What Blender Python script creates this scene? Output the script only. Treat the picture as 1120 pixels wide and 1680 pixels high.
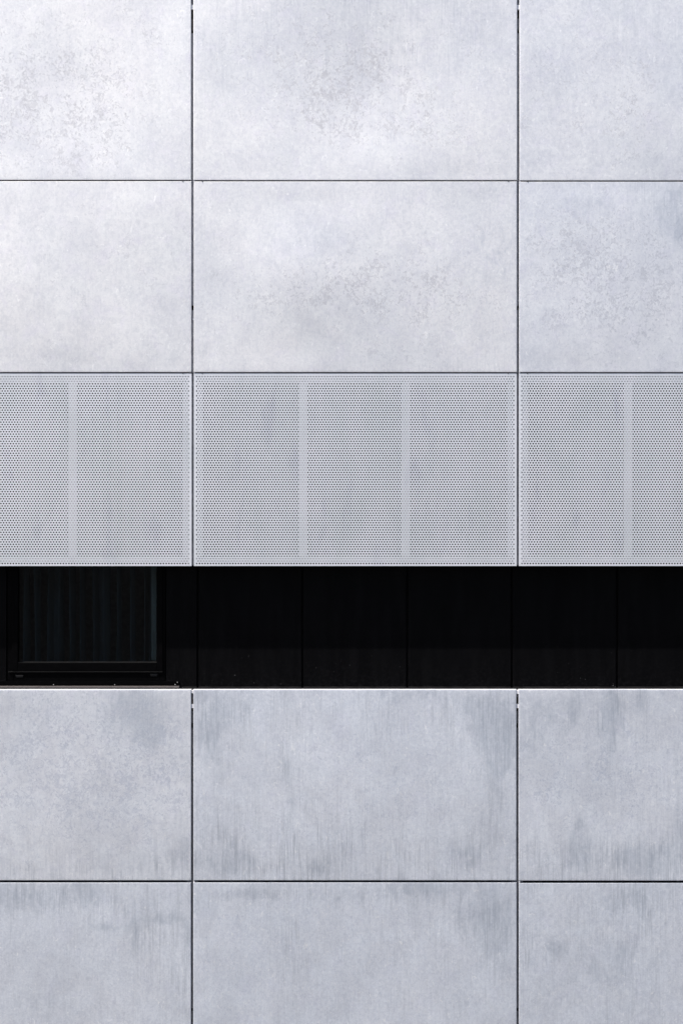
import bpy, math, random
import numpy as np

for o in list(bpy.data.objects):
    bpy.data.objects.remove(o)
scn = bpy.context.scene
C = bpy.context.collection

# ------------------------------------------------------------------ camera
D, ZC, S = 14.0, 7.5, 0.005           # distance to the cladding, eye height, metres per photo pixel on the cladding plane
cd = bpy.data.cameras.new('camera'); cam = bpy.data.objects.new('camera', cd); C.objects.link(cam)
cam.location = (0, -D, ZC); cam.rotation_euler = (math.radians(90), 0, 0)
cd.sensor_fit = 'VERTICAL'; cd.sensor_height = 24; cd.lens = 24 * D / 8.4
cd.clip_start = 0.1; cd.clip_end = 3000
scn.camera = cam

# ------------------------------------------------------------------ light
SUN = (-0.436, -0.244, 0.866)         # direction towards the sun: high, from the left, raking the facade
EL = math.asin(SUN[2]); AZ = math.atan2(SUN[0], SUN[1])
w = bpy.data.worlds.new('World'); scn.world = w; w.use_nodes = True
nt = w.node_tree
sky = nt.nodes.new('ShaderNodeTexSky'); sky.sky_type = 'NISHITA'; sky.sun_disc = False
sky.sun_elevation = EL; sky.sun_rotation = AZ
sky.dust_density = 4.3; sky.air_density = 0.9; sky.ozone_density = 1.0
bg = nt.nodes['Background']; bg.inputs[1].default_value = 0.11
nt.links.new(sky.outputs[0], bg.inputs[0])
ld = bpy.data.lights.new('sun', 'SUN'); ld.energy = 5.0; ld.angle = math.radians(0.53); ld.color = (1, 0.94, 0.84)
sun = bpy.data.objects.new('sun', ld); C.objects.link(sun)
from mathutils import Vector
sun.rotation_euler = Vector(SUN).to_track_quat('Z', 'Y').to_euler()
sun.location = (-6, -4, 20)
vs = scn.view_settings
scn.display_settings.display_device = 'sRGB'
vs.view_transform = 'Standard'; vs.look = 'None'; vs.gamma = 1; vs.exposure = 1.27; vs.use_curve_mapping = False

# ------------------------------------------------------------------ node helpers
class NT:
    def __init__(s, name):
        s.m = bpy.data.materials.new(name); s.m.use_nodes = True
        s.t = s.m.node_tree; s.b = s.t.nodes['Principled BSDF']
    def n(s, t, **k):
        x = s.t.nodes.new(t)
        for a, v in k.items(): setattr(x, a, v)
        return x
    def l(s, a, b): s.t.links.new(a, b)
    def val(s, sock, v):
        if isinstance(v, (int, float, tuple)): sock.default_value = v
        else: s.l(v, sock)
    def math(s, op, a, b=0.0, c=0.0, clamp=False):
        x = s.n('ShaderNodeMath', operation=op, use_clamp=clamp)
        s.val(x.inputs[0], a); s.val(x.inputs[1], b); s.val(x.inputs[2], c)
        return x.outputs[0]
    def vmath(s, op, a, b):
        x = s.n('ShaderNodeVectorMath', operation=op)
        s.val(x.inputs[0], a); s.val(x.inputs[1], b); return x.outputs[0]
    def mix(s, f, a, b, bt='MIX'):
        x = s.n('ShaderNodeMix', data_type='RGBA', blend_type=bt)
        s.val(x.inputs[0], f); s.val(x.inputs[6], a); s.val(x.inputs[7], b); return x.outputs[2]
    def noise(s, v, scale, detail=2, rough=0.5, dist=0.0):
        x = s.n('ShaderNodeTexNoise'); s.l(v, x.inputs['Vector'])
        x.inputs['Scale'].default_value = scale; x.inputs['Detail'].default_value = detail
        x.inputs['Roughness'].default_value = rough; x.inputs['Distortion'].default_value = dist
        return x.outputs['Fac']
    def ramp(s, f, lo, hi, a=0.0, b=1.0):
        x = s.n('ShaderNodeMapRange', interpolation_type='SMOOTHSTEP'); s.l(f, x.inputs[0])
        s.val(x.inputs[1], lo); s.val(x.inputs[2], hi); x.inputs[3].default_value = a; x.inputs[4].default_value = b
        return x.outputs[0]
    def attr(s, name):
        return s.n('ShaderNodeAttribute', attribute_name=name).outputs['Fac']
    def pos(s, jitter=True):
        p = s.n('ShaderNodeNewGeometry').outputs['Position']
        if not jitter: return p
        r = s.n('ShaderNodeObjectInfo').outputs['Random']
        c = s.n('ShaderNodeCombineXYZ')
        s.l(s.math('MULTIPLY', r, 37.0), c.inputs[0]); s.l(s.math('MULTIPLY', r, 91.0), c.inputs[1]); s.l(s.math('MULTIPLY', r, 53.0), c.inputs[2])
        return s.vmath('ADD', p, c.outputs[0])

def simple(name, col, rough=0.5, metal=0.0, spec=0.5, var=0.12, scale=20):
    k = NT(name)
    f = k.noise(k.pos(), scale, 4, 0.6)
    lo = tuple(c * (1 - var) for c in col) + (1,); hi = tuple(min(1, c * (1 + var)) for c in col) + (1,)
    k.l(k.mix(k.ramp(f, .3, .7), lo, hi), k.b.inputs['Base Color'])
    k.b.inputs['Roughness'].default_value = rough; k.b.inputs['Metallic'].default_value = metal
    k.b.inputs['Specular IOR Level'].default_value = spec
    return k.m

# ------------------------------------------------------------------ materials
def galvanised():
    k = NT('galvanised_steel'); p = k.pos()
    fl, st, sn, ag = k.attr('fleck'), k.attr('streak'), k.attr('stain'), k.attr('blue_tint')
    # broad patina clouding, drifting between a warm-lavender and a green-grey zinc bloom
    cloud = k.ramp(k.noise(p, 1.3, 4, 0.55, 0.4), .3, .72)
    col = k.mix(cloud, (0.615, 0.615, 0.630, 1), (0.665, 0.657, 0.662, 1))
    hue = k.ramp(k.noise(k.vmath('ADD', p, (3.1, 0, 8.8)), 3.2, 5, 0.6, 0.7), .38, .62)
    col = k.mix(k.math('MULTIPLY', hue, .35), col, (0.600, 0.622, 0.635, 1))
    hue2 = k.ramp(k.noise(k.vmath('ADD', p, (13.1, 0, 2.8)), 7, 5, 0.62, 0.7), .50, .70)
    col = k.mix(k.math('MULTIPLY', hue2, .28), col, (0.615, 0.590, 0.665, 1))
    # bluer zinc tint, strongest on the lower panels
    col = k.mix(k.math('MULTIPLY', ag, 0.50), col, (0.58, 0.645, 0.76, 1))
    # cloudy mottling at several sizes
    pv = k.vmath('MULTIPLY', p, (1.0, 1.0, 0.8))
    for sc, lo, hi, amt, off in ((3.2, .36, .68, .15, 1.0), (13, .43, .62, .16, 5.0), (40, .44, .60, .34, 9.0)):
        m = k.ramp(k.noise(k.vmath('ADD', pv, (off, off, off)), sc, 6, 0.66, 0.35), lo, hi)
        col = k.mix(k.math('MULTIPLY', m, amt), col, (0.70, 0.72, 0.77, 1), 'MULTIPLY')
    gm = k.ramp(k.noise(k.vmath('ADD', p, (17, 0, 3)), 75, 4, 0.75, 0.3), .42, .60)
    col = k.mix(k.math('MULTIPLY', gm, k.math('ADD', .16, k.math('MULTIPLY', ag, .22))), col, (0.70, 0.72, 0.77, 1), 'MULTIPLY')
    pale = k.ramp(k.noise(k.vmath('ADD', p, (2, 0, 31)), 34, 5, 0.7, 0.4), .54, .72)
    col = k.mix(k.math('MULTIPLY', pale, .42), col, (0.76, 0.76, 0.775, 1))
    # crystalline spangle
    vo = k.n('ShaderNodeTexVoronoi'); k.l(p, vo.inputs['Vector']); vo.inputs['Scale'].default_value = 75; vo.inputs['Randomness'].default_value = 1
    sv = k.n('ShaderNodeSeparateColor'); k.l(vo.outputs['Color'], sv.inputs[0])
    col = k.mix(k.math('MULTIPLY', sv.outputs[0], 0.12), col, (0.46, 0.475, 0.515, 1))
    grain = k.ramp(k.noise(p, 150, 3, 0.75), .3, .7)
    col = k.mix(k.math('MULTIPLY', grain, 0.14), col, (0.42, 0.435, 0.475, 1))
    # dark leaf-like flecks: two sizes, crowded where the 'fleck' mask is high
    big = k.math('SUBTRACT', k.noise(p, 5, 3, 0.6), 0.5)
    fa = None
    for sc, dist, off, t0, g in ((24, .9, 0.0, .745, .27), (46, .8, 6.6, .738, .30)):
        fn = k.noise(k.vmath('MULTIPLY', k.vmath('ADD', p, (off, 0, off)), (1.0, 1.0, 0.85)), sc, 2.6, 0.58, dist)
        th = k.math('SUBTRACT', t0, k.math('MULTIPLY', fl, 0.165))
        th = k.math('SUBTRACT', th, k.math('MULTIPLY', big, 0.40))
        fm = k.ramp(k.math('SUBTRACT', fn, th), 0.0, 0.028)
        f1 = k.math('MULTIPLY', fm, k.math('ADD', 0.17, k.math('MULTIPLY', fl, g)))
        col = k.mix(f1, col, k.mix(ag, (0.335, 0.345, 0.385, 1), (0.27, 0.31, 0.39, 1)))
        fa = f1 if fa is None else k.math('ADD', fa, f1)
    # few pale flecks
    ln = k.noise(k.vmath('MULTIPLY', k.vmath('ADD', p, (7.3, 0, 2.1)), (1.0, 1.0, 0.7)), 26, 2, 0.5, 1.6)
    col = k.mix(k.math('MULTIPLY', k.ramp(ln, 0.665, 0.73), 0.42), col, (0.78, 0.78, 0.78, 1))
    # rain streaks: fine threads of limited length, broken up by a coarser field
    ps = k.vmath('MULTIPLY', p, (1.0, 1.0, 0.04))
    s1 = k.ramp(k.noise(ps, 80, 3, 0.65, 0.2), .42, .68)
    s3 = k.ramp(k.noise(k.vmath('MULTIPLY', p, (1, 1, .10)), 34, 3, 0.6, 0.3), .45, .68)
    s2 = k.ramp(k.noise(k.vmath('MULTIPLY', k.vmath('ADD', p, (5, 5, 5)), (1, 1, .45)), 7, 5, 0.65, 0.5), .38, .64)
    sf = k.math('MULTIPLY', st, k.math('MULTIPLY', k.math('ADD', k.math('MULTIPLY', s1, .65), k.math('MULTIPLY', s3, .35)), k.math('ADD', .30, k.math('MULTIPLY', s2, .70))))
    col = k.mix(k.math('MULTIPLY', sf, 0.78, clamp=True), col, (0.29, 0.315, 0.36, 1))
    # faint threads in patches everywhere
    col = k.mix(k.math('MULTIPLY', k.math('MULTIPLY', s1, s2), 0.12), col, (0.36, 0.38, 0.43, 1))
    # soft blue-grey washes with ragged outlines
    wn = k.noise(k.vmath('MULTIPLY', p, (1.0, 1.0, 0.5)), 9, 7, 0.74, 0.9)
    wf = k.ramp(k.math('ADD', sn, k.math('MULTIPLY', k.math('SUBTRACT', wn, .5), 1.9)), .14, .85)
    wf = k.math('MULTIPLY', wf, k.ramp(sn, 0.02, 0.30))
    wf = k.math('MULTIPLY', wf, k.math('ADD', .55, k.math('ADD', k.math('MULTIPLY', s1, .3), k.math('MULTIPLY', k.ramp(k.noise(pv, 30, 5, .7), .4, .62), .3))))
    col = k.mix(k.math('MULTIPLY', wf, 0.55), col, (0.29, 0.325, 0.385, 1))
    # swept scratches
    for ang, off in ((0.7, 0.0), (-0.5, 4.4), (2.3, 9.1)):
        mp = k.n('ShaderNodeMapping'); k.l(p, mp.inputs[0]); mp.inputs['Rotation'].default_value = (0, ang, 0)
        mp.inputs['Location'].default_value = (off, 0, off)
        mp2 = k.vmath('MULTIPLY', mp.outputs[0], (1, 1, 0.07))
        q = k.ramp(k.noise(mp2, 75, 2, 0.5, 0.6), .62, .74)
        area = k.ramp(k.noise(k.vmath('ADD', p, (off, 3, 0)), 3.0, 2), .54, .66)
        col = k.mix(k.math('MULTIPLY', k.math('MULTIPLY', q, area), 0.26), col, (0.72, 0.73, 0.75, 1))
    k.l(col, k.b.inputs['Base Color'])
    k.b.inputs['Metallic'].default_value = 0.68
    r = k.math('ADD', 0.45, k.math('MULTIPLY', cloud, 0.04))
    r = k.math('ADD', r, k.math('MULTIPLY', hue, 0.05))
    r = k.math('ADD', r, k.math('MULTIPLY', fa, 0.20))
    r = k.math('ADD', r, k.math('MULTIPLY', sv.outputs[1], 0.05))
    k.l(r, k.b.inputs['Roughness'])
    k.b.inputs['Specular IOR Level'].default_value = 0.4
    bp = k.n('ShaderNodeBump'); bp.inputs['Strength'].default_value = 0.12; bp.inputs['Distance'].default_value = 0.002
    k.l(k.noise(p, 60, 5, .65), bp.inputs['Height'])
    k.l(bp.outputs[0], k.b.inputs['Normal'])
    return k.m

def perforated():
    k = NT('perforated_steel'); p = k.pos()
    a = k.ramp(k.noise(k.vmath('MULTIPLY', p, (1, 1, .4)), 3.2, 4, .6, .6), .3, .7)
    col = k.mix(a, (0.525, 0.55, 0.585, 1), (0.575, 0.585, 0.63, 1))
    s = k.ramp(k.noise(k.vmath('MULTIPLY', p, (1, 1, .25)), 6, 4, .6, .4), .55, .78)
    col = k.mix(k.math('MULTIPLY', s, .34), col, (0.33, 0.345, 0.44, 1))
    g = k.noise(p, 110, 3, .7)
    col = k.mix(k.math('MULTIPLY', k.ramp(g, .3, .7), .14), col, (0.38, 0.40, 0.45, 1))
    k.l(col, k.b.inputs['Base Color'])
    k.b.inputs['Metallic'].default_value = 0.5; k.b.inputs['Roughness'].default_value = 0.46
    return k.m

def dark_panel_mat():
    k = NT('black_panel'); p = k.pos()
    f = k.noise(k.vmath('MULTIPLY', p, (1, 1, .15)), 12, 4, .6)
    col = k.mix(k.ramp(f, .35, .75), (0.0013, 0.0013, 0.0016, 1), (0.0022, 0.0022, 0.0026, 1))
    # dust and tiny splashes towards the foot of each panel
    ft = k.attr('foot')
    d1 = k.ramp(k.noise(p, 45, 4, .7), .45, .75)
    col = k.mix(k.math('MULTIPLY', k.math('MULTIPLY', ft, d1), .12), col, (0.05, 0.05, 0.055, 1))
    sp = k.ramp(k.noise(p, 70, 1, .5), .79, .83)
    col = k.mix(k.math('MULTIPLY', sp, k.math('ADD', .02, k.math('MULTIPLY', ft, .4))), col, (0.4, 0.4, 0.42, 1))
    k.l(col, k.b.inputs['Base Color'])
    k.b.inputs['Roughness'].default_value = 0.38; k.b.inputs['Specular IOR Level'].default_value = 0.03
    return k.m

def glass_mat():
    k = NT('window_glass')
    tr = k.n('ShaderNodeBsdfTransparent'); tr.inputs[0].default_value = (0.82, 0.86, 0.88, 1)
    gl = k.n('ShaderNodeBsdfGlossy'); gl.inputs['Roughness'].default_value = 0.02
    fr = k.n('ShaderNodeFresnel'); fr.inputs['IOR'].default_value = 1.22
    mx = k.n('ShaderNodeMixShader')
    k.l(fr.outputs[0], mx.inputs[0]); k.l(tr.outputs[0], mx.inputs[1]); k.l(gl.outputs[0], mx.inputs[2])
    out = k.t.nodes['Material Output']; k.l(mx.outputs[0], out.inputs['Surface'])
    return k.m

M = dict(
    galv=galvanised(), perf=perforated(), black=dark_panel_mat(), glass=glass_mat(),
    flange=simple('bright_flange', (0.34, 0.34, 0.36), 0.5, 0.35, var=.08),
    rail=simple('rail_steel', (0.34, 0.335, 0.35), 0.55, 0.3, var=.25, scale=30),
    rail_half_shade=simple('rail_steel_half_shade', (0.21, 0.21, 0.222), 0.55, 0.3, var=.25, scale=30),  # same rail steel, colour lowered for the dimmer joints
    rail_shaded=simple('rail_steel_shaded', (0.12, 0.12, 0.13), 0.55, 0.3, var=.25, scale=30),  # same rail steel, deeper joint shade put into the colour
    clip=simple('clip_metal', (0.55, 0.55, 0.58), 0.5, 0.3, var=.05),
    brown=simple('dirty_bracket', (0.16, 0.135, 0.12), 0.7, 0.1, var=.45, scale=60),
    core=simple('dark_membrane', (0.008, 0.008, 0.009), 0.9, spec=.1),
    frame=simple('black_frame', (0.001, 0.001, 0.0012), 0.42, spec=.02, var=.25, scale=25),
    bead=simple('dull_black_bead', (0.012, 0.012, 0.0125), 0.5, spec=.1),
    trim=simple('brown_grey_sill', (0.10, 0.09, 0.09), 0.5, 0.3, var=.2),
    edge=simple('sunlit_black_edge', (0.018, 0.0178, 0.019), 0.6, spec=.1, var=.5, scale=14),  # greyer than the panels: colour stands in for sun on the lower edge
    screw=simple('screw_steel', (0.45, 0.45, 0.46), 0.35, 0.7),
    curtain=simple('curtain_fabric', (0.046, 0.060, 0.066), 0.9, spec=.05, var=.06, scale=6),
    hem=simple('curtain_hem', (0.06, 0.075, 0.073), 0.9, spec=.05, var=.06, scale=6),
    plaster=simple('room_plaster', (0.10, 0.10, 0.10), 0.9, spec=.1),
    asphalt=simple('asphalt', (0.045, 0.045, 0.047), 0.95, spec=0.0, var=.25, scale=3),
    stone=simple('rooftop_stone', (0.3, 0.3, 0.3), 0.9, spec=.1),
)

# ------------------------------------------------------------------ mesh helpers
def px(x, d=0.0): return (x - 560) * S * (D + d) / D
def pz(y, d=0.0): return ZC + (840 - y) * S * (D + d) / D

def link(name, verts, faces, mat, parent=None, smooth=False, attrs=None):
    me = bpy.data.meshes.new(name)
    verts = np.asarray(verts, dtype=np.float32)
    if isinstance(faces, np.ndarray):
        n, k = faces.shape
        me.vertices.add(len(verts)); me.vertices.foreach_set('co', verts.ravel())
        me.loops.add(n * k); me.loops.foreach_set('vertex_index', faces.ravel().astype(np.int32))
        me.polygons.add(n); me.polygons.foreach_set('loop_start', np.arange(0, n * k, k, dtype=np.int32))
        try: me.polygons.foreach_set('loop_total', np.full(n, k, dtype=np.int32))
        except Exception: pass
        me.update(calc_edges=True); me.validate()
    else:
        me.from_pydata([tuple(map(float, v)) for v in verts], [], faces)
    if attrs:
        for a, v in attrs.items():
            t = me.attributes.new(a, 'FLOAT', 'POINT'); t.data.foreach_set('value', np.asarray(v, dtype=np.float32))
    me.materials.append(mat)
    me.polygons.foreach_set('use_smooth', [smooth] * len(me.polygons))
    o = bpy.data.objects.new(name, me); C.objects.link(o)
    if parent is not None:
        o.parent = parent
        if parent.type == 'MESH' or True:
            o.matrix_parent_inverse = parent.matrix_world.inverted() if False else o.matrix_parent_inverse
    return o

class Boxes:
    def __init__(s): s.v = []; s.f = []
    def box(s, x0, x1, y0, y1, z0, z1, bev=0.0):
        b = min(bev, (x1 - x0) * .45, (z1 - z0) * .45, (y1 - y0) * .9)
        i = len(s.v)
        if b <= 0:
            s.v += [(x, y, z) for y in (y0, y1) for z in (z0, z1) for x in (x0, x1)]
            s.f += [tuple(i + q for q in f) for f in ((0, 1, 3, 2), (5, 4, 6, 7), (4, 0, 2, 6), (1, 5, 7, 3), (2, 3, 7, 6), (4, 5, 1, 0))]
        else:   # chamfered front edge
            ring = lambda y, e: [(x0 + e, y, z0 + e), (x1 - e, y, z0 + e), (x1 - e, y, z1 - e), (x0 + e, y, z1 - e)]
            s.v += ring(y0, b) + ring(y0 + b, 0) + ring(y1, 0)
            s.f.append((i, i + 1, i + 2, i + 3)); s.f.append((i + 11, i + 10, i + 9, i + 8))
            for r in (0, 4):
                for q in range(4):
                    a, c = i + r + q, i + r + (q + 1) % 4
                    s.f.append((a, a + 4, c + 4, c))
        return s
    def disc(s, x, z, y0, y1, r, n=12):
        i = len(s.v)
        for yy, rr in ((y1, r), (y0 + .3 * (y1 - y0), r), (y0, r * .7)):
            for q in range(n):
                t = 2 * math.pi * q / n; s.v.append((x + rr * math.cos(t), yy, z + rr * math.sin(t)))
        for ring in (0, n):
            for q in range(n):
                a, c = i + ring + q, i + ring + (q + 1) % n
                s.f.append((a, c, c + n, a + n))
        s.f.append(tuple(i + 2 * n + q for q in range(n)))
        return s
    def build(s, name, mat, parent=None):
        return link(name, s.v, list(s.f), mat, parent)

def empty(name, loc, parent=None):
    o = bpy.data.objects.new(name, None); o.empty_display_size = .3; C.objects.link(o); o.location = loc
    if parent: o.parent = parent
    return o
def tag(o, **k):
    for a, v in k.items():
        if v: o[{'cat': 'category'}.get(a, a)] = v
    return o

# ------------------------------------------------------------------ stain masks (photo pixels on the cladding plane)
FL = [(80,170,95,75,1),(150,205,55,55,1),(40,60,140,60,.35),(250,50,70,50,.35),(590,140,100,60,1),(560,190,70,35,.8),(700,200,80,45,.55),
      (470,60,140,60,.55),(930,130,80,90,.6),(1035,180,30,80,.75),(100,420,110,80,.35),(430,480,70,40,.7),(590,470,90,45,1),(700,480,70,55,.85),
      (925,450,65,60,.95),(1030,460,60,70,1),(1060,560,80,50,.4),(985,400,80,60,.5),(670,590,50,20,.5),
      (90,1240,120,90,1),(210,1300,100,80,.85),(270,1200,60,60,.55),(1010,1270,100,70,.7),(900,1310,50,60,.5),(690,1240,90,60,.45),(540,1320,110,70,.35),
      (1300,450,120,120,.7),(-120,200,120,100,.7),(-130,1300,120,100,.6)]
STK = [(660,1425,260,32,1.0),(460,1390,130,50,.65),(1000,1420,130,30,1.0),(250,1425,60,22,.9),(90,1435,120,10,.8),(474,1290,9,140,.9),
       (345,1230,24,80,.7),(380,1160,60,40,.5),(815,1230,28,80,.7),(1001,1190,14,60,1.0),(1050,1200,12,60,.5),(725,1180,14,40,.4),(610,1200,60,90,.3),
       (1090,1340,30,80,.35),(60,1472,110,26,.9),(245,1530,40,50,.7),(305,1580,18,90,.6),(480,1560,16,90,.45),(655,1540,12,60,.5),(800,1520,60,60,.6),
       (1000,1560,60,90,.6),(1050,1480,60,30,.6),(560,1462,140,16,.55),(860,1560,10,90,.7),(600,40,240,60,.35),(650,100,60,90,.25),(1020,60,24,60,.3),
       (1090,380,30,90,.4),(1040,330,70,40,.25),(690,600,200,14,.3),(-100,1430,150,25,.8),(1250,1420,120,30,.9)]
STN = [(215,1163,42,38,.75),(245,1200,20,40,.4),(378,1165,34,26,.6),(345,1215,18,36,.7),(800,1190,30,26,.8),(820,1235,22,60,.75),(700,1140,70,12,.5),
       (1001,1170,14,42,1.0),(938,1165,12,26,.7),(880,1170,26,22,.6),(872,1215,24,16,.4),(1052,1150,10,20,.5),(446,1282,9,4,.7),(372,1412,44,22,.6),
       (530,1425,30,14,.5),(775,1405,45,22,.45),(955,1400,20,30,.7),(1060,1412,45,26,.8),(1115,1360,14,40,.5),(300,1400,40,26,.45),(950,1350,6,8,.8),
       (50,1475,70,22,.5),(150,1463,30,16,.6),(265,1507,26,9,.75),(222,1540,7,28,.6),(310,1530,10,40,.5),(170,1522,26,7,.7),(395,1465,40,10,.65),
       (330,1485,16,14,.5),(560,1470,90,12,.4),(690,1455,50,9,.7),(800,1495,40,34,.7),(812,1560,22,40,.5),(1040,1480,50,22,.5),(915,1555,14,14,.6),
       (1010,1580,60,40,.4),(60,1640,60,14,.4),(475,1300,10,90,.4),(775,1160,18,10,.5),(150,130,30,40,.25),(60,230,60,30,.25),(320,60,20,26,.3),(640,90,80,50,.2),
       (1105,350,30,50,.6),(960,340,60,30,.3),(800,420,40,60,.35),(1250,1180,60,40,.6),(-90,1470,90,24,.6)]
def mask(X, Y, L, x0, x1, y0, y1):
    r = np.zeros_like(X)
    for (cx, cy, sx, sy, a) in L:
        if cx < x0 - 4 or cx > x1 + 4 or cy < y0 - 4 or cy > y1 + 4: continue
        r += a * np.exp(-0.5 * (((X - cx) / sx) ** 2 + ((Y - cy) / sy) ** 2))
    return np.clip(r, 0, 1.15)

BLUE_TINT = {}
# places where the sheet is dented in (-) or bulges out (+): photo pixels, spread, metres
BULGE = [(130, 140, 80, -.006), (600, 150, 66, -.016), (500, 455, 64, .014), (315, 400, 80, .010), (90, 1330, 90, .006)]
def sheet_panel(name, x0, x1, y0, y1, yo, parent, seed, dish=0.0, ret=.034, rtop=None, warp=1.0):
    """cassette panel: gently oil-canned face, rolled edges, folded returns; px bounds on the cladding plane"""
    rng = np.random.RandomState(seed)
    X0, X1, Z0, Z1 = px(x0), px(x1), pz(y1), pz(y0)
    e = np.array([0, .0007, .0022, .006])
    xs = np.concatenate([X0 + e, np.linspace(X0 + .025, X1 - .025, int((X1 - X0) / .024)), (X1 - e)[::-1]])
    zs = np.concatenate([Z0 + e, np.linspace(Z0 + .025, Z1 - .025, int((Z1 - Z0) / .024)), (Z1 - e)[::-1]])
    nx, nz = len(xs), len(zs)
    XX, ZZ = np.meshgrid(xs, zs)
    d = np.minimum(np.minimum(XX - X0, X1 - XX), np.minimum(ZZ - Z0, Z1 - ZZ))
    Y = np.interp(d, e, [.0030, .0010, .0002, 0])
    if not rtop: Y = np.where(Z1 - ZZ < .003, Y * .12, Y)
    u = (XX - X0) / (X1 - X0); v = (ZZ - Z0) / (Z1 - Z0)
    b = np.zeros_like(u)
    for m in range(1, 5):
        for n in range(1, 4):
            b += rng.normal() / (m * m + n * n) ** .9 * np.sin(m * math.pi * u + rng.uniform(-.3, .3)) * np.sin(n * math.pi * v)
    b *= np.clip(d / .15, 0, 1) ** 2 * (3 - 2 * np.clip(d / .15, 0, 1))
    b2 = np.sin(math.pi * u) * np.sin(math.pi * v) 
    gx, gz = (XX / S) + 560, 840 - (ZZ - ZC) / S
    for (cx_, cy_, sg, am) in BULGE:
        if x0 < cx_ < x1 and y0 < cy_ < y1: b2 = b2 + 0; Y = Y - am * np.exp(-.5 * ((gx - cx_) ** 2 + (gz - cy_) ** 2) / sg ** 2) * (1 - np.exp(-(d / .22) ** 2))
    Y = Y + b * .0042 * warp + dish * b2 + yo
    P = np.stack([XX, Y, ZZ], -1).reshape(-1, 3)
    idx = np.arange(nx * nz).reshape(nz, nx)
    F = np.stack([idx[:-1, :-1], idx[:-1, 1:], idx[1:, 1:], idx[1:, :-1]], -1).reshape(-1, 4)
    # folded returns
    def strip(line, depth):
        nonlocal P, F
        q = P[line].copy(); q[:, 1] = depth + yo; k = len(P); P = np.concatenate([P, q])
        a = line; bb = np.arange(k, k + len(line))
        F = np.concatenate([F, np.stack([a[:-1], bb[:-1], bb[1:], a[1:]], -1)])
    base = len(P)
    strip(idx[0, :], ret); strip(idx[:, -1], ret); strip(idx[-1, ::-1], rtop or ret); strip(idx[::-1, 0], ret)
    PX = P[:, 0] / S + 560; PY = 840 - (P[:, 2] - ZC) / S
    at = dict(fleck=np.clip(.30 + .68 * mask(PX, PY, FL, x0, x1, y0, y1), 0, 1.1), streak=np.clip((.20 if y0 > 1000 else .05) + mask(PX, PY, STK, x0, x1, y0, y1), 0, 1.2), stain=mask(PX, PY, STN, x0, x1, y0, y1), blue_tint=np.full(len(P), BLUE_TINT[seed]))
    o = link(name, P, F, M['galv'], parent, smooth=False, attrs=at)
    sm = np.zeros(len(F), dtype=bool); sm[:(nx - 1) * (nz - 1)] = True
    o.data.polygons.foreach_set('use_smooth', sm)
    return o

# ------------------------------------------------------------------ the building
B = empty('building', (0, 0, 0))
tag(B, label='building facade of pale mottled galvanised panels with perforated screens above a black window band', cat='building')

JL = [315.6, 316.1, 316.2, 315.5, 315.2]; JR = [849.5, 849.1, 848.8, 848.3, 848.7]; G = 1.85
W = 533.2
rows = [(-17.0, 295.7), (297.5, 610.8), (612.4, 928.6), (1131.2, 1444.5), (1448.3, 1762.0)]
dy = {0: (0, .3, .8), 1: (0, 0, 0), 2: (0, 0, 0), 3: (0, 0, .4), 4: (.1, 0, .8)}     # bottoms/tops settle a little
yoff = [-.0035, -.001, .004, 0.0, .001]
plabel = {
 (0,0): 'bright mottled metal panel at the top, left of the first joint', (0,1): 'wide bright metal panel at the top, between the two joints', (0,2): 'mottled metal panel at the top, right of the second joint',
 (1,0): 'smooth pale metal panel above the left perforated panel', (1,1): 'pale flecked metal panel above the middle perforated panel', (1,2): 'grey flecked metal panel above the right perforated panel',
 (3,0): 'flecked grey metal panel directly below the window', (3,1): 'streaked grey metal panel below the black band, between the joints', (3,2): 'grey metal panel with a dark blue drip stain near its top',
 (4,0): 'smudged metal panel at the bottom, left of the first joint', (4,1): 'plain grey metal panel at the bottom, between the joints', (4,2): 'grey metal panel at the bottom, right of the second joint'}
def bounds(r, c):
    l, rr = JL[r], JR[r]
    return ((l - W + G, l - G), (l + G, rr - G), (rr + G, rr + W - G))[c]
seed = 3
for r in (0, 1, 3, 4):
    for c in range(3):
        x0, x1 = bounds(r, c); seed += 7
        ty = rows[r][0] + (dy[r][c] if r in (4,) else (dy[0][c] if r == 1 else 0)); by = rows[r][1] + (dy[0][c] if r == 0 else (dy[3][c] if r == 3 else 0))
        BLUE_TINT[seed] = {0: (0, 0, .12), 1: (0, .08, .3), 3: (.55, .8, .75), 4: (.85, .95, .95)}[r][c]
        o = sheet_panel('metal_panel', x0, x1, ty, by, yoff[r], B, seed, {(0,0): .002, (0,1): .006, (0,2): -.006, (1,0): -.006, (1,1): -.006, (1,2): -.004, (3,0): .006, (3,1): -.004, (3,2): .005, (4,0): -.006}.get((r, c), 0), rtop=.046 if r == 3 else None, warp=1.0 if r < 2 else .6)
        tag(o, label=plabel[(r, c)])
        # small dark wedges standing in for the notch shadows at the seam above
        if r == 1:
            h = Boxes()
            for hx in (x0 + 14, x1 - 14):
                X, Z = px(hx), pz(ty)
                i = len(h.v)
                h.v += [(X - .005, yoff[r] - .0025, Z + .005), (X + .005, yoff[r] - .0025, Z + .005), (X, yoff[r] - .0025, Z - .006),
                        (X - .005, yoff[r] + .001, Z + .005), (X + .005, yoff[r] + .001, Z + .005), (X, yoff[r] + .001, Z - .006)]
                h.f += [(i, i + 2, i + 1), (i + 3, i + 4, i + 5), (i, i + 3, i + 5, i + 2), (i + 1, i + 2, i + 5, i + 4), (i, i + 1, i + 4, i + 3)]
                h.build('notch_shadow', M['core'], o); h = Boxes()

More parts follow.
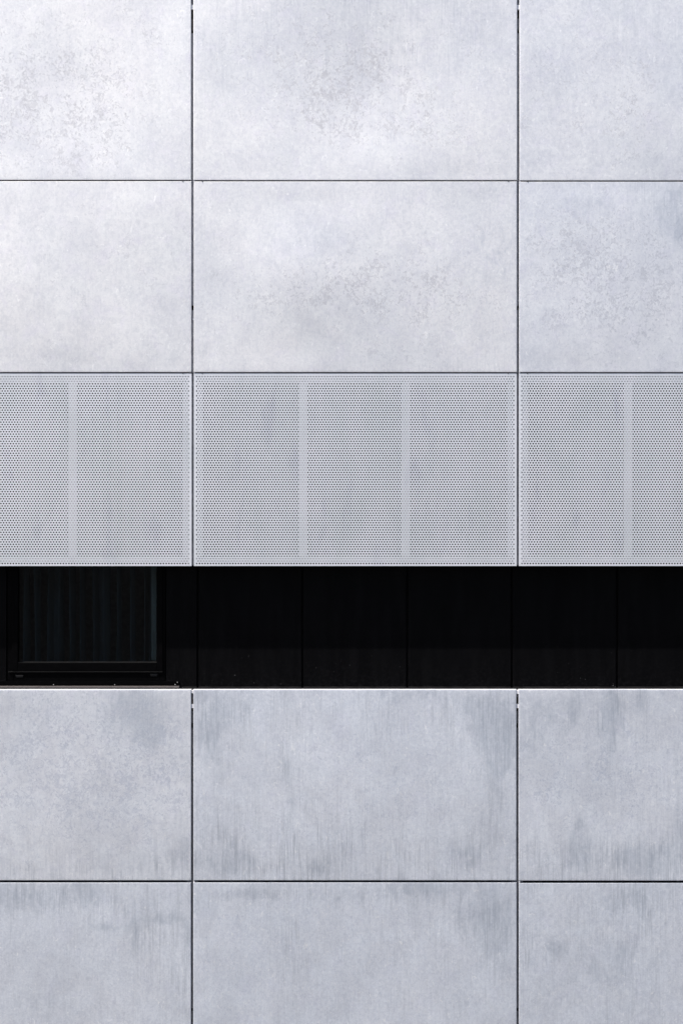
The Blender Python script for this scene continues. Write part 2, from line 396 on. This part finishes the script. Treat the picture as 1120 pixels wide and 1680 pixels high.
# ---- perforated panels: every hole is cut through the sheet
PXW, PZH, R = 4.555 * S, 3.932 * S, 0.0069
def perforated_panel(x0, x1, y0, y1, yo, parent, lab):
    X0, X1, Z0, Z1 = px(x0), px(x1), pz(y1), pz(y0)
    rows_n = 79; top = Z1 - 5.4 * S + PZH / 2
    n = 8; t = np.arange(n) * 2 * math.pi / n + math.pi / 8
    cx, sz = PXW / 2, PZH / 2
    # outer ring of the cell matching the ring angles: 8 points on the rectangle
    outer = np.array([(cx, sz * .45), (cx * .45, sz), (-cx * .45, sz), (-cx, sz * .45), (-cx, -sz * .45), (-cx * .45, -sz), (cx * .45, -sz), (cx, -sz * .45)])
    inner = np.stack([np.cos(t) * R, np.sin(t) * R], -1)
    corners = np.array([(cx, sz), (-cx, sz), (-cx, -sz), (cx, -sz)])
    cen = []
    ncol = int((X1 - X0 - .012) / PXW)
    left = X0 + ((X1 - X0) - ncol * PXW) / 2
    spans = []
    for k in range(rows_n):
        z = top - PZH / 2 - k * PZH
        off = 0 if k % 2 == 0 else .5
        m = ncol if k % 2 == 0 else ncol - 1
        cen.append(np.stack([left + (np.arange(m) + .5 + off) * PXW, np.full(m, z)], -1))
        spans.append((left + off * PXW, left + (m + off) * PXW, z))
    cen = np.concatenate(cen); N = len(cen)
    th = .0020
    a = cen[:, None, :] + inner[None]; b = cen[:, None, :] + outer[None]; c4 = cen[:, None, :] + corners[None]
    def v3(q, y): return np.stack([q[..., 0], np.full(q.shape[:-1], y), q[..., 1]], -1).reshape(-1, 3)
    V = np.concatenate([v3(a, yo), v3(b, yo), v3(c4, yo), v3(a, yo + th)])
    iA = np.arange(N * 8).reshape(N, 8); iB = iA + N * 8; iC = np.arange(N * 4).reshape(N, 4) + N * 16; iD = iA + N * 20
    F = []
    for q in range(8):
        p2 = (q + 1) % 8
        F.append(np.stack([iA[:, q], iA[:, p2], iB[:, p2], iB[:, q]], -1))
        F.append(np.stack([iA[:, q], iD[:, q], iD[:, p2], iA[:, p2]], -1))
    quads = np.concatenate(F)
    # corner triangles as degenerate-free quads: (outer q, corner, outer q+1) -> use small triangles list
    tri = []
    for q, cc in ((0, 0), (2, 1), (4, 2), (6, 3)):
        tri.append(np.stack([iB[:, q], iC[:, cc], iB[:, q + 1]], -1))
    tri = np.concatenate(tri)
    # margins
    mv, mf = [], []
    def q4(xa, xb, za, zb):
        i = len(mv); mv.extend([(xa, yo, za), (xb, yo, za), (xb, yo, zb), (xa, yo, zb)]); mf.append((i, i + 1, i + 2, i + 3))
    for (l, r_, z) in spans:
        q4(X0, l, z - sz, z + sz); q4(r_, X1, z - sz, z + sz)
    bot = top - rows_n * PZH
    q4(X0, X1, top, Z1); q4(X0, X1, Z0, bot)
    i = len(mv)
    mv.extend([(X0, yo, Z0), (X1, yo, Z0), (X1, yo, Z1), (X0, yo, Z1)] + [(X0, yo + .03, Z0), (X1, yo + .03, Z0), (X1, yo + .03, Z1), (X0, yo + .03, Z1)])
    for q in range(4): mf.append((i + q, i + 4 + q, i + 4 + (q + 1) % 4, i + (q + 1) % 4))
    quads = np.concatenate([quads, np.array(mf) + len(V)]); V = np.concatenate([V, np.array(mv)])
    # assemble a mesh of quads and triangles
    me = bpy.data.meshes.new('perforated_panel')
    me.vertices.add(len(V)); me.vertices.foreach_set('co', V.astype(np.float32).ravel())
    loops = np.concatenate([quads.ravel(), tri.ravel()]).astype(np.int32)
    me.loops.add(len(loops)); me.loops.foreach_set('vertex_index', loops)
    ls = np.concatenate([np.arange(len(quads)) * 4, len(quads) * 4 + np.arange(len(tri)) * 3]).astype(np.int32)
    me.polygons.add(len(ls)); me.polygons.foreach_set('loop_start', ls)
    me.update(calc_edges=True)
    me.materials.append(M['perf'])
    me.polygons.foreach_set('use_smooth', [False] * len(ls))
    o = bpy.data.objects.new('perforated_panel', me); C.objects.link(o); o.parent = parent
    o['label'] = lab
    # stiffeners and edge flanges right behind the sheet
    y = yo + th + .003
    L = 171.5
    for k in (179, 347) if x0 > 0 else (179, 334.5):
        xc = x0 + k
        bb = Boxes()
        bb.box(px(xc - 6.8), px(xc + 6.8), y, y + .002, pz(y1 - 15.6), pz(y0 + 15.2))
        bb.box(px(xc - 6.8), px(xc - 6.4), y + .002, y + .03, pz(y1 - 15.6), pz(y0 + 15.2))
        bb.build('stiffener', M['flange'], o)
    for (a0, a1, b0, b1) in ((x0 + 5.2, x0 + 14.5, y0 + 15.5, y1 - 15.8), (x1 - 14.5, x1 - 5.0, y0 + 15.5, y1 - 15.8), (x0 + 2, x1 - 2, y0 + 1, y0 + 15.0), (x0 + 2, x1 - 2, y1 - 15.4, y1 - 6.2)):
        bb = Boxes(); bb.box(px(a0), px(a1), y, y + .002, pz(b1), pz(b0)); bb.build('edge_flange', M['flange'], o)
    return o
for c, lab in enumerate(('perforated metal screen in front of the window', 'perforated metal screen between the two joints', 'perforated metal screen right of the second joint')):
    x0, x1 = bounds(2, c)
    o = perforated_panel(x0, x1, rows[2][0], rows[2][1], yoff[2], B, lab)
    for hx in (x0 + 14, x1 - 14):  # dark wedges in place of the notch shadows under the seam
        X, Z, yy = px(hx), pz(rows[2][0]), yoff[2]
        h = Boxes(); i = 0
        h.v += [(X - .006, yy - .0025, Z + .004), (X + .006, yy - .0025, Z + .004), (X, yy - .0025, Z - .008), (X - .006, yy + .001, Z + .004), (X + .006, yy + .001, Z + .004), (X, yy + .001, Z - .008)]
        h.f += [(0, 2, 1), (3, 4, 5), (0, 3, 5, 2), (1, 2, 5, 4), (0, 1, 4, 3)]
        h.build('notch_shadow', M['core'], o)

# ---- rails, clips and brackets seen inside the vertical joints
def strip(name, xc, hw, ya, yb, d0, d1, mat, bev=0):
    return Boxes().box(px(xc - hw), px(xc + hw), d0, d1, pz(yb), pz(ya), bev).build(name, mat, B)
for J in (JL, JR):
    lft = J is JL; RU = M['rail'] if lft else M['rail_half_shade']; RM = M['rail_half_shade']; RD = M['rail_shaded']
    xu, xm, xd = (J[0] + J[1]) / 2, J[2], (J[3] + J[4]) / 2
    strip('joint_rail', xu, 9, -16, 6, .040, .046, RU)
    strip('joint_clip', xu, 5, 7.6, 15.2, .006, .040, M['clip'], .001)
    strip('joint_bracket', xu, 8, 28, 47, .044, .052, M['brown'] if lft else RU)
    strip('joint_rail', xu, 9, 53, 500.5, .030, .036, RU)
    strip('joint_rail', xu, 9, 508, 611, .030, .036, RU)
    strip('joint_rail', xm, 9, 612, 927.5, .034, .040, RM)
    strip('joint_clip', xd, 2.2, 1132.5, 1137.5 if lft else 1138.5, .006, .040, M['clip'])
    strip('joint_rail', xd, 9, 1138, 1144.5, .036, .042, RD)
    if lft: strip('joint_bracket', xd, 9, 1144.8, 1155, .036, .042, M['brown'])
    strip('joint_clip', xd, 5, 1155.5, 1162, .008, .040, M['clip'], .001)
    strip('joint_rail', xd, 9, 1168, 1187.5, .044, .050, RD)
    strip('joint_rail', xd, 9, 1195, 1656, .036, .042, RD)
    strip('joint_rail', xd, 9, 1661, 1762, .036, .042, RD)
    for (yy, hh, x) in ((297.0 if lft else 297.2, 1.0, xu), (611.6, .9, xm), (1446.6, 1.7, xd)):     # little corner tabs bridging the seams
        strip('corner_tab', x + G + 1.1, 1.0, yy - hh, yy + hh, .003, .02, M['clip'])
    strip('joint_bolt', xu + 1.3, .8, 522.0, 525.0, .012, .03, M['clip']) if lft else None
for (ya, yb, x) in ((295, 298.5, 0), (610, 613, 0), (1444, 1449, 0)):                                  # horizontal rails behind the seams
    Boxes().box(px(-218), px(1382), .055, .062, pz(yb + 8), pz(ya - 8)).build('seam_rail', M['core'], B)

# ---- structural wall behind the cladding, open at the window
wx0, wx1 = px(14, .2), px(270, .2)
wz0, wz1 = pz(1120, .2), pz(660, .2)
wb = Boxes()
zt, zb_ = pz(612), pz(1136)
wb.box(px(-219), px(1383), .10, .50, zt, pz(-22))                      # behind the upper panels
wb.box(px(-219), px(1383), .115, .50, 0.0, zb_)                         # behind the lower panels, down to the ground
wb.box(px(-219), wx0, .26, .50, zb_ + .002, zt - .002)
wb.box(wx1, px(1383), .26, .50, zb_ + .002, zt - .002)
wb.box(wx0, wx1, .26, .50, zb_ + .002, wz0); wb.box(wx0, wx1, .26, .50, wz1, zt - .002)
wb.build('wall', M['core'], B)
# dark room behind the window
rm = Boxes()
RX0, RX1, RZ0, RZ1, RY = wx0 - 1.2, wx1 + 2.0, wz0 - .9, wz1 + .4, 4.5
rm.box(RX0 - .1, RX0, .502, RY, RZ0, RZ1); rm.box(RX1, RX1 + .1, .502, RY, RZ0, RZ1)
rm.box(RX0, RX1, RY, RY + .1, RZ0, RZ1); rm.box(RX0 - .1, RX1 + .1, .502, RY + .1, RZ1, RZ1 + .1); rm.box(RX0 - .1, RX1 + .1, .502, RY + .1, RZ0 - .1, RZ0)
rm.build('room', M['plaster'], B)
# bulk of the building above, behind and at the foot
bk = Boxes()
bk.box(px(-219), px(1383), 4.7, 14, 0, pz(-22)); bk.box(px(-219), px(1383), -.04, 14, pz(-30), pz(-30) + .9)
bk.build('roof_parapet', M['stone'], B)

# ---- black panels of the recessed band
d = .20
joints = [324.3, 496.0, 667.6, 838.8, 1011.2, 1183, 1354, 1530]
tz, bz = pz(600, d), pz(1126.6, d)
def dark_panel(xa, xb, lab=None):
    X0, X1 = px(xa, d), px(xb, d); n = 24
    b = Boxes().box(X0, X1, d, d + .03, bz, tz, .0025)
    # add a fine lower region for the dust mask
    zs = [bz + .004, bz + .03, bz + .10, bz + .32]
    o = b.build('black_panel', M['black'], B)
    me = o.data
    import bmesh
    bm = bmesh.new(); bm.from_mesh(me)
    for z in zs[1:]:
        bmesh.ops.bisect_plane(bm, geom=bm.verts[:] + bm.edges[:] + bm.faces[:], plane_co=(0, 0, z), plane_no=(0, 0, 1))
    bm.to_mesh(me); bm.free()
    co = np.empty(len(me.vertices) * 3, dtype=np.float32); me.vertices.foreach_get('co', co); z = co.reshape(-1, 3)[:, 2]
    a = me.attributes.new('foot', 'FLOAT', 'POINT'); a.data.foreach_set('value', np.interp(z, [bz, bz + .03, bz + .10, bz + .32], [1, .55, .3, 0]).astype(np.float32))
    Boxes().box(X0 + .001, X1 - .001, d - .004, d + .012, bz - .0065, bz - .0005).build('bottom_edge', M['edge'], o)
    if lab: tag(o, label=lab)
    return o
names = ['black panel right of the narrow strip beside the window', 'black panel below the middle of the centre screen', 'black panel left of the second joint', 'black panel behind the second joint', 'black panel at the right edge']
dark_panel(272.5, joints[0] - 1.4, 'narrow black panel beside the window')
for i in range(len(joints) - 1):
    dark_panel(joints[i] + 1.6, joints[i + 1] - 1.6, names[i] if i < 5 else None)
dark_panel(-217, -120); dark_panel(-117, 11)
Boxes().box(px(-219, d), px(1383, d), .235, .255, pz(1135, d), pz(600, d)).box(px(-219, d), px(1383, d), .135, .234, pz(1134.5, d), pz(1131.5, d)).build('backing_sheet', M['core'], B) if False else None
Boxes().box(px(294.5, d), px(1383, d), .120, .232, pz(1133, d), pz(1128.8, d)).build('band_sill', M['core'], B)

# ---- the window
wn = empty('window', ((wx0 + wx1) / 2, .2, wz0)); wn.parent = B
IW = wn.location
def wpart(b, name, mat):
    b.v = [(x - IW[0], y - IW[1], z - IW[2]) for x, y, z in b.v]
    return b.build(name, mat, wn)
d2 = .20
def wb_box(b, xa, xb, ya, yb, y0, y1, bev=0): return b.box(px(xa, y0), px(xb, y0), y0, y1, pz(yb, y0), pz(ya, y0), bev)
top = 655
f = Boxes()     # outer frame
wb_box(f, 13, 23, top, 1117.5, d2, d2 + .07, .002); wb_box(f, 263, 271.5, top, 1117.5, d2, d2 + .07, .002)
wb_box(f, 23.1, 262.9, 1102.8, 1117.5, d2 + .002, d2 + .07, .002); wb_box(f, 23.1, 262.9, top, top + 12, d2 + .002, d2 + .07, .002)
wpart(f, 'frame', M['frame'])
s_ = Boxes()    # opening sash
wb_box(s_, 20, 29.5, top + 10, 1101.5, d2 - .012, d2 + .05, .002); wb_box(s_, 257.4, 267, top + 10, 1101.5, d2 - .012, d2 + .05, .002)
wb_box(s_, 29.6, 257.3, 1087.2, 1101.5, d2 - .010, d2 + .05, .002); wb_box(s_, 29.6, 257.3, top + 10, top + 22, d2 - .010, d2 + .05, .002)
wpart(s_, 'sash', M['frame'])
bd = Boxes(); wb_box(bd, 29.7, 257.2, 1085.8, 1087.0, d2 + .012, d2 + .03); wpart(bd, 'glazing_bead', M['bead'])
bd = Boxes(); wb_box(bd, 14, 267, 1101.9, 1102.6, d2 - .012, d2 + .0); wpart(bd, 'weather_strip', M['bead'])
g = Boxes(); wb_box(g, 29.7, 257.2, top + 22, 1085.7, d2 + .028, d2 + .034); wpart(g, 'pane', M['glass'])
for (a, b_, yy) in ((26, 38.5, 1108.6), (247, 258.5, 1106.8)):
    c_ = Boxes(); wb_box(c_, a, b_, yy - 1.2, yy + 1.2, d2 - .004, d2 + .004, .001); wb_box(c_, a + 1, b_ - 1, yy + 1.6, yy + 2.6, d2 - .002, d2 + .004); wpart(c_, 'drain_cap', M['bead'])
sl = Boxes(); wb_box(sl, -217, 294, 1117.9, 1123.8, d2 - .018, d2 + .05); wpart(sl, 'sill_upstand', M['frame'])
sl = Boxes(); wb_box(sl, -217, 294, 1126.1, 1128.6, .150, .236); wpart(sl, 'sill', M['trim'])
for (a, yy) in ((89, 1122.9), (189, 1122.9), (288, 1122.9), (291.6, 1119.0), (-11, 1122.9)):
    c_ = Boxes(); c_.disc(px(a, d2), pz(yy, d2), d2 - .023, d2 - .016, .0042); wpart(c_, 'screw', M['screw'])

# ---- curtain in the room (hangs inside: a thing of its own)
rng = np.random.RandomState(5)
yc = .56
xsn = 520
t = np.linspace(0, 1, xsn)
fx0, fx1 = px(20, yc), px(249, yc)
fold_x, xx = [], .02
while xx < 1.0:
    fold_x.append((xx, rng.uniform(.7, 1.15), rng.uniform(.006, .012), rng.uniform(-.012, .012))); xx += rng.uniform(.065, .098)
zr = np.linspace(pz(1120, yc), wz1 - .02, 18)
V = []
for k, z in enumerate(zr):
    y = np.full(xsn, yc) + .012 * np.sin(t * 55 + 1)
    for (c0, dp, wd, lean) in fold_x:
        y -= .24 * dp * np.exp(-((t - c0 - lean * (k / 17) - .002 * math.sin(k * .7 + c0 * 30)) / wd) ** 2)
    V.append(np.stack([fx0 + (fx1 - fx0) * t, y, np.full(xsn, z)], -1))
V = np.concatenate(V); idx = np.arange(18 * xsn).reshape(18, xsn)
F = np.stack([idx[:-1, :-1], idx[:-1, 1:], idx[1:, 1:], idx[1:, :-1]], -1).reshape(-1, 4)
# the cloth hangs in separate narrow folds: most of the stretches between them are open to the dark room
tm = (t[:-1] + t[1:]) / 2; keep = np.zeros(xsn - 1, dtype=bool)
for i, (c0, dp, wd, lean) in enumerate(fold_x):
    keep |= np.abs(tm - c0) < 1.9 * wd
    if i % 4 == 3: keep |= (tm > c0) & (tm < c0 + .085)
F = F.reshape(17, xsn - 1, 4)[:, keep].reshape(-1, 4)
cu = empty('curtain', (float((fx0 + fx1) / 2), yc, float(zr[0])))
tag(cu, label='dim curtain in narrow hanging folds behind the dark window glass', cat='curtain')
V = V - np.array(cu.location)
link('pleats', V, F, M['curtain'], cu, smooth=True)
L0 = cu.location
hm = Boxes().box(px(248.5, .31) , px(256.6, .31), .31, .316, pz(1083, .31), wz1 - .02); hm.v = [(x - L0[0], y - L0[1], z - L0[2]) for x, y, z in hm.v]
hm.build('hem', M['hem'], cu)

# ------------------------------------------------------------------ ground
n = 48; R_ = 1500
gv = [(0, 0, 0)] + [(R_ * math.cos(2 * math.pi * i / n), R_ * math.sin(2 * math.pi * i / n), 0) for i in range(n)]
g = link('ground', gv, [(0, i + 1, (i + 1) % n + 1) for i in range(n)], M['asphalt']); tag(g, kind='structure')
g.location.z = -.004
